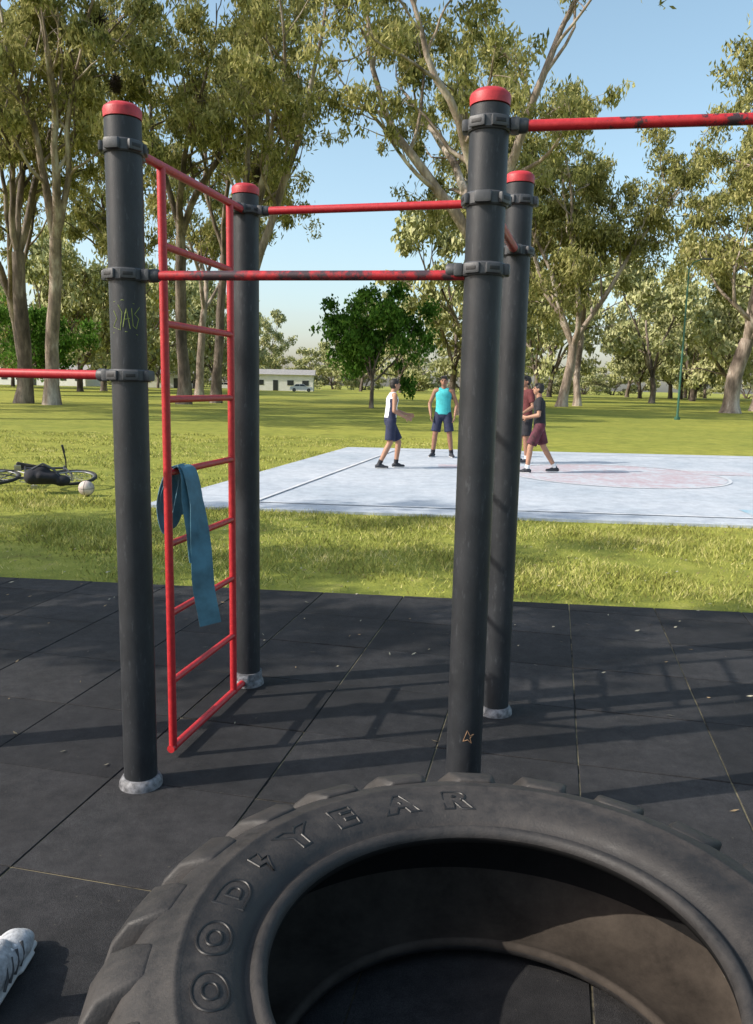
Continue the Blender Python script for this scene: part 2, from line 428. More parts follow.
for tt in (.22,.80): m.tube([lp(tt,.03),lp(tt,1.2),lp(tt,2.34)],.0165,18)
for k in range(1,8): m.tube([lp(.22,.04+.2875*k),lp(.8,.04+.2875*k)],.014,16)
m.obj('ladder',M_red,parent=frame)
m=MB(); 
m.tube([(P['BL'][0],P['BL'][1],.015),(P['BL'][0],P['BL'][1],.07)],PR+.010,36,0)
m.box(lp(.92,.045),(.05,.05,.045),None,0,.01); m.obj('base_clamp',M_metal,parent=frame)
def scribble(key,zc,a0,pts,name,col,w=.0022,sc=1):
    x,y=P[key]; m=MB()
    for st in pts:
        q=[]
        for (s,h) in st:
            A_=math.radians(a0)+s*sc/PR; q.append((x+(PR+.0002)*math.cos(A_),y+(PR+.0002)*math.sin(A_),zc+h*sc))
        qq=[]
        for i in range(len(q)-1):
            for k in range(4): qq.append(tuple(q[i][c]+(q[i+1][c]-q[i][c])*k/4 for c in range(3)))
        qq.append(q[-1]); m.tube(qq,w,6)
    m.obj(name,simple(name,col,.7,.3,40,0),parent=frame)
scribble('FL',1.76,-80,[[(-.045,.025),(-.032,.0),(-.048,-.03),(-.02,-.04),(-.012,.02),(-.026,.045)],[(-.01,-.03),(.002,.035),(.014,-.035)],[(-.008,-.004),(.014,.0)],[(.02,.035),(.024,-.025),(.035,-.035),(.045,.0),(.03,.015),(.05,.04)],[(-.045,.055),(-.01,.062),(.03,.05)],[(-.05,-.05),(0,-.045),(.04,-.055)]],'graffiti_1',(.20,.25,.05),.0014)
scribble('FR',.345,-85,[[(-.018,-.02),(-.004,.02),(.006,-.0),(.02,.006),(.006,-.008),(.012,-.028),(-.002,-.014),(-.018,-.02)]],'graffiti_2',(.26,.15,.08),.0016)

def ribbon(m,pts,wdirs,wd,th=.003):
    P_=[Vector(p) for p in pts]; W=[Vector(x).normalized() for x in wdirs]
    out=[];ow=[]
    for i in range(len(P_)-1):
        p0,p1,p2,p3=P_[max(i-1,0)],P_[i],P_[i+1],P_[min(i+2,len(P_)-1)]
        for k in range(8):
            u=k/8; out.append(.5*((2*p1)+(-p0+p2)*u+(2*p0-5*p1+4*p2-p3)*u*u+(-p0+3*p1-3*p2+p3)*u**3)); ow.append(W[i].lerp(W[i+1],u).normalized())
    out.append(P_[-1]);ow.append(W[-1])
    v=[];f=[]
    for i,p in enumerate(out):
        tg=(out[min(i+1,len(out)-1)]-out[max(i-1,0)]).normalized(); nn=tg.cross(ow[i]).normalized()
        a=ow[i]*wd/2; b=nn*th/2
        v+=[p-a-b,p+a-b,p+a+b,p-a+b]
    for i in range(len(out)-1):
        o=i*4;q=o+4
        for k in range(4): f.append((o+k,o+(k+1)%4,q+(k+1)%4,q+k))
    f+=[(3,2,1,0),tuple(len(v)-4+k for k in range(4))]
    m.add(v,f)
m=MB(); Xd=(.95,.3,0); Ad=(.218,.976,0)
rz=.04+.2875*4
ribbon(m,[(-.82,3.19,rz-.18),(-.835,3.19,rz-.10),(-.815,3.19,rz-.005),(-.79,3.195,rz+.022),(-.755,3.18,rz+.0),(-.725,3.16,rz-.12),(-.705,3.14,rz-.30),(-.695,3.13,rz-.46),(-.675,3.13,rz-.58),(-.668,3.13,rz-.62)],
 [(.9,.4,0),(.8,.6,0),Ad,Ad,(.4,.9,0),(.35,.9,.1),(.8,.6,.1),Xd,Xd,(.9,.4,.15)],.088)
ribbon(m,[(-.79,3.21,rz+.028),(-.84,3.21,rz+.0),(-.875,3.19,rz-.10),(-.87,3.17,rz-.18),(-.84,3.16,rz-.24),(-.81,3.17,rz-.18),(-.79,3.19,rz-.06),(-.78,3.20,rz+.024)],
 [Ad,(.5,.9,0),(.3,1,0),(.4,.9,.1),(.6,.6,.4),(.6,.8,0),(.5,.9,0),Ad],.05)
ribbon(m,[(-.79,3.17,rz+.030),(-.765,3.15,rz-.02),(-.755,3.14,rz-.12),(-.735,3.13,rz-.25),(-.730,3.125,rz-.36)],[Ad,(.5,.8,0),(.8,.6,0),Xd,(.5,.8,0)],.05)
m.obj('resistance_band',M_band)

# ---------------------------------------------------------------- tire
tire=empty('tractor_tire',(.265,1.475,0))
H0=.215
outer=[(.468,.375),(.472,.392),(.486,.400),(.497,.394),(.505,.382),(.515,.384),(.525,.398),(.54,.412),(.57,.421),(.60,.424),(.635,.424),(.641,.429),(.649,.429),(.655,.422),(.69,.415),(.715,.405),(.745,.384),(.768,.350),(.785,.30),(.793,.25),(.795,.215)]
inner=[(.745,.215),(.735,.27),(.725,.31),(.70,.352),(.65,.375),(.58,.382),(.52,.375),(.49,.365),(.472,.358)]
def prof_z(r):
    rs=[p[0] for p in outer]; zs=[p[1] for p in outer]; return float(np.interp(r,rs,zs))
full=outer+[(r,2*H0-z) for r,z in outer[::-1][1:]]
inn=[(r,2*H0-z) for r,z in inner[::-1]]+[(r,z) for r,z in inner[1:]]
loop=full+inn
nseg=220; v=[];f=[];mi=[]
L=len(loop)
for i in range(nseg):
    a=2*math.pi*i/nseg; wob=1+.004*math.sin(3*a+.5)
    for r,z in loop: v.append((r*wob*math.cos(a),r*wob*math.sin(a),z+.005*math.sin(2*a+1)*(z/.43)))
for i in range(nseg):
    j=(i+1)%nseg
    for k in range(L):
        k2=(k+1)%L; f.append((i*L+k,j*L+k,j*L+k2,i*L+k2))
        if k<len(full)-1: mi.append(0)
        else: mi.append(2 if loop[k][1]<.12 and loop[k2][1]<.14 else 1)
casing=obj_from('casing',v,f,None,True,tire,mats=[M_tire,M_inner_shade,M_innerdust_lit],mi=mi)
def lug_obj():
    bm=bmesh.new(); NL_=22
    top=[(.700,.4165),(.740,.411),(.790,.392),(.820,.355),(.838,.28),(.842,.19)]
    bas=[(.700,.395),(.712,.385),(.738,.355),(.76,.30),(.775,.25),(.780,.19)]
    off=[0,.004,.014,.05,.13,.27]; hw=[.066,.082,.086,.078,.065,.055]
    for side in (0,1):
        for i in range(NL_):
            a0=2*math.pi*(i+(.5 if side else 0)+.3)/NL_+R.uniform(-.006,.006)
            dz=R.uniform(-.004,.002); dr=R.uniform(-.006,.002)
            rows=[]
            for k in range(6):
                rr=[]
                for (r,z),s in ((bas[k],-1),(bas[k],1),(top[k],1),(top[k],-1)):
                    tp=(r,z)==top[k]
                    w_=hw[k]*(1.15 if not tp else 1)
                    if tp and k>0: r+=dr; z+=dz
                    a=a0+off[k]+s*w_; zz=z if side==0 else 2*H0-z
                    rr.append(bm.verts.new((r*math.cos(a),r*math.sin(a),zz)))
                rows.append(rr)
            for k in range(5):
                for q in range(4):
                    bm.faces.new((rows[k][q],rows[k][(q+1)%4],rows[k+1][(q+1)%4],rows[k+1][q]))
            bm.faces.new(rows[0][::-1]); bm.faces.new(rows[5])
    bmesh.ops.recalc_face_normals(bm,faces=bm.faces)
    es=[e for e in bm.edges if len(e.link_faces)==2 and e.calc_face_angle(0)>.6]
    bmesh.ops.bevel(bm,geom=es,offset=.010,segments=3,affect='EDGES',profile=.5)
    me=bpy.data.meshes.new('tread_lugs'); bm.to_mesh(me); bm.free(); me.materials.append(M_tire)
    me.polygons.foreach_set('use_smooth',np.ones(len(me.polygons),dtype=bool))
    o=bpy.data.objects.new('tread_lugs',me); COL.objects.link(o); o.parent=tire
lug_obj()
def letter_mesh(ch,size,bev):
    c=bpy.data.curves.new('t','FONT'); c.body=ch; c.size=size; c.align_x='CENTER'; c.align_y='CENTER'
    c.fill_mode='NONE'; c.bevel_depth=bev; c.bevel_resolution=1; c.offset=.006; c.resolution_u=6
    o=bpy.data.objects.new('t',c); COL.objects.link(o); dg=bpy.context.evaluated_depsgraph_get(); dg.update()
    me=bpy.data.meshes.new_from_object(o.evaluated_get(dg)); V_=[v.co.copy() for v in me.vertices]; F_=[list(p.vertices) for p in me.polygons]
    bpy.data.objects.remove(o); bpy.data.curves.remove(c); bpy.data.meshes.remove(me); return V_,F_
m=MB()
def stamp(V_,F_,ang,rad,sx=1.3,sy=1.0):
    out=[]
    xmn=min(v.x for v in V_); xmx=max(v.x for v in V_); cx=(xmn+xmx)/2; cy=(min(v.y for v in V_)+max(v.y for v in V_))/2
    for v_ in V_:
        x=(v_.x-cx)*sx; y=(v_.y-cy)*sy; r=rad+y; a=math.radians(ang)-x/rad
        out.append((r*math.cos(a)*(1+.004*math.sin(3*a+.5)),r*math.sin(a)*(1+.004*math.sin(3*a+.5)),prof_z(r)+.005*math.sin(2*a+1)*.98+.001+v_.z))
    m.add(out,F_)
seq=list(zip('RAEYDOOG',(92,108.5,125,140,166,181,195.5,210)))
for ch,a in seq: stamp(*letter_mesh(ch,.084,.0026),a,.580,1.35)
w_=MB(); w_.tube([(-.012,.035,0),(.012,.03,0),(.002,.008,0),(.02,.006,0),(-.006,-.034,0),(.0,-.008,0),(-.018,-.004,0),(-.012,.035,0)],.0026,6)
stamp([Vector(x) for x in w_.v],w_.f,153,.578,1.2,1)
m.obj('sidewall_lettering',M_letter,parent=tire)

# ---------------------------------------------------------------- remeshed organic bodies
def limb(m,p0,p1,r0,r1,flat=1.0,side=None,rnd=True,seg=18):
    p0=Vector(p0);p1=Vector(p1); d=(p1-p0).normalized()
    s=Vector(side) if side else (Vector((1,0,0)) if abs(d.x)<.9 else Vector((0,1,0)))
    s=(s-d*s.dot(d)).normalized(); q=d.cross(s)
    rings=[]
    if rnd:
        for k in (1,2,3): 
            a=math.pi/2*k/4; rings.append((p0-d*r0*flat*math.cos(a),r0*math.sin(a)))
    rings+=[(p0,r0),(p0.lerp(p1,.5),(r0+r1)/2),(p1,r1)]
    if rnd:
        for k in (3,2,1):
            a=math.pi/2*k/4; rings.append((p1+d*r1*flat*math.cos(a),r1*math.sin(a)))
    vs=[];fs=[]
    for c,r in rings:
        for k in range(seg):
            t_=2*math.pi*k/seg; vs.append(c+s*r*math.cos(t_)+q*r*flat*math.sin(t_))
    for i in range(len(rings)-1):
        for k in range(seg):
            k2=(k+1)%seg; fs.append((i*seg+k,i*seg+k2,(i+1)*seg+k2,(i+1)*seg+k))
    fs.append(tuple(range(seg-1,-1,-1))); fs.append(tuple((len(rings)-1)*seg+k for k in range(seg)))
    m.add(vs,fs)
def remesh(m,name,mat,vox,sm=4,parent=None,fac=.5):
    o=obj_from(name,m.v,m.f,mat)
    md=o.modifiers.new('r','REMESH'); md.mode='VOXEL'; md.voxel_size=vox
    s=o.modifiers.new('s','SMOOTH'); s.factor=fac; s.iterations=sm
    dg=bpy.context.evaluated_depsgraph_get(); dg.update()
    me=bpy.data.meshes.new_from_object(o.evaluated_get(dg)); old=o.data; o.modifiers.clear(); o.data=me; bpy.data.meshes.remove(old)
    me.materials.clear(); me.materials.append(mat)
    me.polygons.foreach_set('use_smooth',np.ones(len(me.polygons),dtype=bool))
    o.parent=parent; return o

def person(name,pos,heading,H,pose,shirt,shorts,skin,tank=True,trim=None,sock=None):
    s=H/1.70; root=empty(name,pos); root.rotation_euler=(0,0,heading); root.scale=(s,s,s)
    b=MB(); J=pose
    X=(1,0,0)
    lean=J.get('lean',0)
    def T(p):
        p=Vector(p)
        if p.z>.95: p.y+=lean*(p.z-.95)
        return p
    limb(b,(0,0,.90),(0,.0,.99),.150,.138,.66,X)
    limb(b,(0,0,.99),T((0,.0,1.14)),.132,.128,.66,X)
    limb(b,T((0,0,1.14)),T((0,0,1.30)),.130,.158,.64,X)
    limb(b,T((0,-.005,1.30)),T((0,-.005,1.38)),.155,.10,.6,X)
    limb(b,T((-.155,0,1.385)),T((.155,0,1.385)),.055,.055)
    limb(b,T((0,-.005,1.40)),T((0,.012,1.52)),.056,.050)
    hc=T((0,.02,1.585)); yaw=J.get('yaw',0); pit=J.get('pitch',0)
    HR=Matrix.Rotation(yaw,3,'Z')@Matrix.Rotation(-pit,3,'X')
    hp=lambda x,y,z: hc+HR@Vector((x,y,z))
    b.ell(hp(0,-.008,.018),(.074,.092,.092),HR,u=20,v=14)
    b.ell(hp(0,.020,-.035),(.056,.066,.075),HR,u=18,v=12)
    limb(b,hp(0,.082,.012),hp(0,.100,-.018),.009,.014)
    for sx in (-1,1):
        b.ell(hp(sx*.074,-.004,-.006),(.010,.018,.028),HR,u=10,v=8)
        b.ell(hp(sx*.03,.074,.026),(.024,.014,.008),HR,u=10,v=6)
    for side in ('L','R'):
        sx=-1 if side=='L' else 1
        hip=Vector((sx*.085,0,.91)); kn=Vector(J['k'+side]); an=Vector(J['a'+side])
        limb(b,hip,kn,.088,.058); limb(b,kn,kn.lerp(an,.3),.054,.056); limb(b,kn.lerp(an,.3),an,.056,.036)
        fd=Vector(J.get('f'+side,(0,1,0))).normalized()
        limb(b,an,an+Vector((0,0,-.045)),.036,.036); limb(b,an+Vector((0,0,-.045)),an+fd*.12+Vector((0,0,-.05)),.034,.026)
        sh=T((sx*.175,0,1.385)); el=Vector(J['e'+side]); wr=Vector(J['w'+side])
        limb(b,sh,el,.050,.038); limb(b,el,el.lerp(wr,.35),.039,.038); limb(b,el.lerp(wr,.35),wr,.038,.024)
        hd=(Vector(J['h'+side])).normalized(); pn=Vector(J.get('n'+side,(sx*-1,0,0))); pn=(pn-hd*pn.dot(hd)).normalized(); ps=hd.cross(pn)*( -1 if side=='L' else 1)
        limb(b,wr,wr+hd*.085,.030,.040,.38,ps)
        for q,(o_,ln) in enumerate(((-.030,.070),(-.010,.080),(.010,.075),(.029,.058))):
            a=wr+hd*.08+ps*o_; c1=a+(hd+pn*.25).normalized()*ln*.55+ps*o_*.12; c2=c1+(hd+pn*.9).normalized()*ln*.5
            limb(b,a,c1,.0095,.009); limb(b,c1,c2,.009,.0075)
        a=wr+hd*.025-ps*.028; c1=a+(hd*.7-ps*.8+pn*.3).normalized()*.04; limb(b,a,c1,.012,.010); limb(b,c1,c1+(hd-ps*.2+pn*.4).normalized()*.03,.010,.008)
        f_=MB(); sd=Vector((fd.y,-fd.x,0)); gz=an.z-.085
        base=Vector((an.x,an.y,gz))
        limb(f_,base-fd*.045+Vector((0,0,.045)),base+fd*.06+Vector((0,0,.045)),.040,.043,1,sd)
        limb(f_,base+fd*.06+Vector((0,0,.036)),base+fd*.155+Vector((0,0,.032)),.044,.034,.75,sd)
        limb(f_,an+Vector((0,0,-.03)),an+Vector((0,0,.01)),.045,.043)
        remesh(f_,'shoe_'+side,M_shoe,.009,3,root)
        g_=MB(); limb(g_,base-fd*.045+Vector((0,0,.012)),base+fd*.155+Vector((0,0,.012)),.042,.040,.3,sd); 
        remesh(g_,'sole_'+side,M_sole,.008,1,root)
        k_=MB(); k_.tube([an+Vector((0,0,.0)),an.lerp(kn,.18)],[.043,.047],16); k_.obj('sock_'+side,sock or M_white,parent=root)
    remesh(b,'body',skin,.0072,3,root)
    c=MB()
    limb(c,(0,0,.90),T((0,0,1.02)),.172,.160,.70,X,rnd=False)
    limb(c,T((0,0,1.01)),T((0,0,1.16)),.160,.156,.70,X)
    limb(c,T((0,0,1.15)),T((0,0,1.31)),.156,.174,.67,X)
    limb(c,T((0,-.004,1.30)),T((0,-.004,1.385)),.170,.115,.62,X)
    if tank: limb(c,T((-.105,0,1.392)),T((.105,0,1.392)),.062,.062,rnd=False)
    else:
        limb(c,T((-.165,0,1.385)),T((.165,0,1.385)),.066,.066)
        for side in ('L','R'):
            sx=-1 if side=='L' else 1; sh=T((sx*.175,0,1.385)); el=Vector(J['e'+side]); limb(c,sh,sh.lerp(el,.72),.064,.062,rnd=False)
    so_=remesh(c,'shirt',shirt,.011,3,root)
    if trim:
        so_.data.materials.append(trim)
        for p in so_.data.polygons:
            if (abs(p.center.x)>.125 and p.center.z<1.33) or p.center.z<.97: p.material_index=1
    c=MB(); limb(c,(0,0,.88),(0,0,1.0),.160,.150,.70,X)
    for side in ('L','R'):
        sx=-1 if side=='L' else 1; hip=Vector((sx*.085,0,.90)); kn=Vector(J['k'+side])
        limb(c,hip,hip.lerp(kn,.5),.100,.098,1,X,True); limb(c,hip.lerp(kn,.4),hip.lerp(kn,.88),.098,.102,1,X,False)
    remesh(c,'shorts',shorts,.011,3,root)
    h=MB(); h.ell(hp(0,-.014,.034),(.080,.094,.090),HR,u=20,v=14); h.ell(hp(0,-.035,.0),(.079,.074,.080),HR,u=18,v=12); limb(h,hp(-.045,.058,.085),hp(.045,.058,.085),.025,.025)
    remesh(h,'hair',M_hair,.009,2,root)
    fc=MB()
    for sx in (-1,1): fc.ell(hp(sx*.030,.0795,.008),(.013,.006,.007),HR,u=10,v=6); fc.ell(hp(sx*.030,.086,.030),(.018,.005,.004),HR,u=10,v=6)
    fc.obj('eyes_brows',M_eye,parent=root)
    fc=MB(); fc.ell(hp(0,.084,-.052),(.022,.006,.006),HR,u=10,v=6); fc.obj('mouth',M_lip,parent=root)
    return root
pose1=dict(lean=.10,pitch=-.1,kL=(-.10,.20,.49),aL=(-.11,.16,.085),kR=(.10,-.02,.49),aR=(.11,-.22,.085),fL=(0,1,0),fR=(.2,1,0),
  eL=(-.23,.10,1.12),wL=(-.16,.36,1.03),hL=(.2,1,-.2),nL=(.9,0,-.1),eR=(.24,.02,1.10),wR=(.20,.25,.98),hR=(-.1,1,-.25),nR=(-.9,0,-.1))
pose2=dict(lean=.02,kL=(-.15,.03,.49),aL=(-.20,-.01,.085),kR=(.15,.05,.49),aR=(.19,.0,.085),fL=(-.35,1,0),fR=(.35,1,0),
  eL=(-.28,-.03,1.11),wL=(-.25,.10,.88),hL=(.1,.25,-1),nL=(1,0,0),eR=(.29,-.03,1.11),wR=(.25,.10,.88),hR=(-.1,.25,-1),nR=(-1,0,0))
pose3=dict(lean=.03,kL=(-.10,.04,.49),aL=(-.11,.0,.085),kR=(.10,.06,.49),aR=(.11,.05,.085),
  eL=(-.25,.0,1.11),wL=(-.2,.2,.98),hL=(.3,1,-.1),nL=(.9,0,0),eR=(.25,.0,1.11),wR=(.2,.2,.98),hR=(-.3,1,-.1),nR=(-.9,0,0))
pose4=dict(lean=.06,pitch=-.15,kL=(-.10,.16,.49),aL=(-.12,.20,.085),kR=(.10,-.10,.50),aR=(.12,-.34,.10),
  eL=(-.24,.04,1.11),wL=(-.14,.26,1.06),hL=(.6,.8,0),nL=(.5,-.5,0),eR=(.24,.02,1.10),wR=(.12,.24,1.03),hR=(-.6,.8,0),nR=(-.5,-.5,0))
person('basketball_player',(.22,15.0,0),math.radians(-78),1.67,pose1,M_white,M_navy,M_skin,True,M_navy,M_black)
person('basketball_player',(1.42,17.6,0),math.radians(172),1.78,pose2,M_teal,M_navy,M_skin2,True,None,M_black)
person('basketball_player',(3.06,16.6,0),math.radians(110),1.80,pose3,M_maroon,M_black,M_skin2,False,None,M_white)
person('basketball_player',(2.97,14.7,0),math.radians(82),1.64,pose4,M_black,M_redf,M_skin,False,None,M_white)

# ---------------------------------------------------------------- sneaker in corner
def sneaker():
    root=empty('sneaker',(-.950,1.83,.0)); root.rotation_euler=(0,0,math.radians(0))
    b=MB(); sd=(1,0,0)
    limb(b,(0,-.14,.055),(0,-.02,.065),.040,.044,1.1,sd); limb(b,(0,-.04,.055),(.004,.09,.046),.046,.047,.85,sd); limb(b,(.004,.08,.040),(.0,.13,.036),.047,.038,.62,sd)
    limb(b,(0,-.13,.06),(0,-.125,.105),.038,.040,1.15,sd); limb(b,(0,-.09,.09),(0,.02,.085),.034,.026,1,sd)
    M_knit=simple('knit_upper',(.42,.43,.45),.85,.35,60,.7,.004,bscale=220)
    remesh(b,'upper',M_knit,.005,3,root)
    g=MB(); limb(g,(0,-.14,.014),(0,.135,.014),.044,.044,.34,sd); limb(g,(0,.03,.014),(0,.10,.014),.052,.052,.3,sd); remesh(g,'sole',M_sole,.005,1,root)
    l=MB()
    for i in range(6):
        y=-.02+.02*i; l.tube([(-.032,y,.088-.003*i),(-.014,y+.004,.100-.0055*i),(.014,y+.004,.100-.0055*i),(.032,y,.088-.003*i)],.0035,8)
    l.obj('laces',M_white,parent=root)
    s=MB()
    for sx in (-1,1):
        for k in range(4): s.tube([(sx*.044,-.06+.03*k,.03),(sx*.046,-.045+.03*k,.055),(sx*.036,-.03+.03*k,.080)],.004,8)
    s.obj('side_stripes',M_clamp,parent=root)
    k=MB(); k.tube([(0,-.115,.09),(0,-.12,.15),(0,-.125,.20)],[.038,.036,.038],20); k.obj('sock',M_white,parent=root)
    k=MB(); k.tube([(0,-.125,.185),(-.02,-.14,.30),(-.06,-.18,.42),(-.08,-.20,.48)],[.037,.048,.058,.056],20); k.obj('lower_leg',M_skin,parent=root)
sneaker()

# ---------------------------------------------------------------- bicycle + backpack
def bicycle():
    root=empty('bicycle',(-4.95,11.1,.07)); root.rotation_euler=(math.radians(-80),0,math.radians(8))
    M_fr=simple('bike_frame_paint',(.03,.03,.035),.35,.2,10); M_ty=simple('bike_tyre',(.02,.02,.02),.8,.2,10); M_sp=simple('spoke_steel',(.4,.4,.4),.3,.1,10,metal=.8)
    def wheel(cx,nm):
        c=Vector((cx,0,.33)); m=MB(); m.tube([c+Vector((math.cos(a)*.33,0,math.sin(a)*.33)) for a in [2*math.pi*i/40 for i in range(40)]],.024,10,0,closed=True)
        m.tube([c+Vector((math.cos(a)*.30,0,math.sin(a)*.30)) for a in [2*math.pi*i/40 for i in range(40)]],.010,8,1,closed=True)
        for i in range(24):
            a=2*math.pi*i/24; m.tube([c+Vector((0,.02*(-1)**i,0)),c+Vector((math.cos(a)*.30,0,math.sin(a)*.30))],.0018,5,1)
        m.tube([c-Vector((0,.05,0)),c+Vector((0,.05,0))],.022,10,1); m.obj(nm,[M_ty,M_sp],parent=root)
    wheel(-.52,'rear_wheel'); wheel(.55,'front_wheel')
    m=MB(); BB=(-.08,0,.30); ST=(-.22,0,.78); HT=(.33,0,.82); HB=(.38,0,.68)
    for a,b,r in ((BB,ST,.018),(ST,HT,.018),(BB,HB,.022),(HT,HB,.022)): m.tube([a,b],r,10)
    for s in (-1,1):
        m.tube([BB,(-.52,s*.06,.33)],.010,8); m.tube([ST,(-.52,s*.06,.33)],.009,8); m.tube([HB,(.40,s*.05,.62),(.55,s*.05,.33)],.014,8)
    m.tube([ST,(-.25,0,.88)],.013,8); m.obj('frame',M_fr,parent=root)
    m=MB(); m.tube([HT,(.31,0,.92)],.014,8); m.tube([(.30,-.32,.93),(.33,-.1,.94),(.33,.1,.94),(.30,.32,.93)],.012,10)
    m.tube([(.30,-.33,.93),(.32,-.21,.935)],.018,10,0); m.tube([(.30,.33,.93),(.32,.21,.935)],.018,10,0)
    m.obj('handlebar',M_fr,parent=root)
    b=MB(); limb(b,(-.36,0,.91),(-.22,0,.92),.07,.04,.4,(0,1,0)); limb(b,(-.22,0,.92),(-.10,0,.915),.04,.02,.6,(0,1,0)); remesh(b,'saddle',M_ty,.008,2,root)
    m=MB(); m.tube([Vector(BB)+Vector((math.cos(a)*.09,.04,math.sin(a)*.09)) for a in [2*math.pi*i/24 for i in range(24)]],.006,6,0,closed=True)
    m.tube([(-.08,-.08,.3),(-.08,.08,.3)],.015,8); m.tube([(-.08,.07,.3),(.05,.07,.20)],.010,8); m.tube([(-.08,-.07,.3),(-.21,-.07,.40)],.010,8)
    m.box((.05,.12,.20),(.09,.08,.02),None,0,.004); m.box((-.21,-.12,.40),(.09,.08,.02),None,0,.004); m.obj('crank',M_sp,parent=root)
bicycle()
def backpack():
    root=empty('backpack',(-4.62,10.95,.12)); root.rotation_euler=(0,0,.3)
    b=MB(); limb(b,(-.16,0,.08),(.12,.02,.06),.15,.12,.75,(0,1,0)); limb(b,(-.05,-.08,.09),(.10,-.07,.07),.08,.06,.8,(0,1,0)); b.ell((-.05,.02,.15),(.13,.10,.09)); b.ell((.22,.0,.02),(.12,.10,.08))
    remesh(b,'bag',M_black,.014,2,root)
    m=MB(); m.tube([(-.16,.05,.19),(-.02,.09,.25),(.12,.06,.18),(.2,.04,.05)],.012,8); m.tube([(-.16,-.05,.18),(-.02,-.02,.26),(.13,-.03,.17),(.22,-.05,.03)],.012,8); m.obj('straps',M_clamp,parent=root)
backpack()
def ball():
    m=MB(); c=Vector((-3.97,10.75,.075)); m.ell(c,(.105,.105,.105),u=28,v=18)
    for ax in range(3):
        m.tube([c+Vector(((math.cos(a),math.sin(a),0),(0,math.cos(a),math.sin(a)),(math.cos(a),0,math.sin(a)))[ax])*.1045 for a in [2*math.pi*i/40 for i in range(40)]],.003,5,1,closed=True)
    m.obj('ball',[simple('worn_ball',(.50,.42,.38),.7,.4,9),M_slot])
ball()

# ---------------------------------------------------------------- trees
def tubes_np(branches):
    V=[];F=[];off=0
    for pts,rad,seg in branches:
        pts=np.array(pts); n=len(pts); d=np.gradient(pts,axis=0); d/=np.linalg.norm(d,axis=1)[:,None]+1e-9
        ref=np.array([.31,.95,.05]); a=np.cross(d,ref); a/=np.linalg.norm(a,axis=1)[:,None]+1e-9; b=np.cross(d,a)
        th=np.linspace(0,2*np.pi,seg,endpoint=False)
        ring=pts[:,None,:]+(a[:,None,:]*np.cos(th)[None,:,None]+b[:,None,:]*np.sin(th)[None,:,None])*np.array(rad)[:,None,None]
        V.append(ring.reshape(-1,3))
        i=np.arange(n-1)[:,None]; k=np.arange(seg)[None,:]; k2=(k+1)%seg
        q=np.stack([i*seg+k,i*seg+k2,(i+1)*seg+k2,(i+1)*seg+k],-1).reshape(-1,4)+off
        F.append(q); off+=n*seg
    return np.concatenate(V),np.concatenate(F)
def norm(v): return v/(np.linalg.norm(v)+1e-9)
def grow(rs,p,d,L,r0,r1,n,wander,up):
    pts=[p];rad=[r0]; d=norm(d)
    for i in range(n):
        d=norm(d+rs.normal(0,wander,3)+np.array([0,0,up])); p=p+d*L/n; pts.append(p); rad.append((r0+(r1-r0)*((i+1)/n))*rs.uniform(.95,1.05))
    return np.array(pts),rad,d
def rotaway(rs,d,ang):
    v=rs.normal(0,1,3); v=norm(v-d*np.dot(v,d)); return norm(d*math.cos(ang)+v*math.sin(ang))
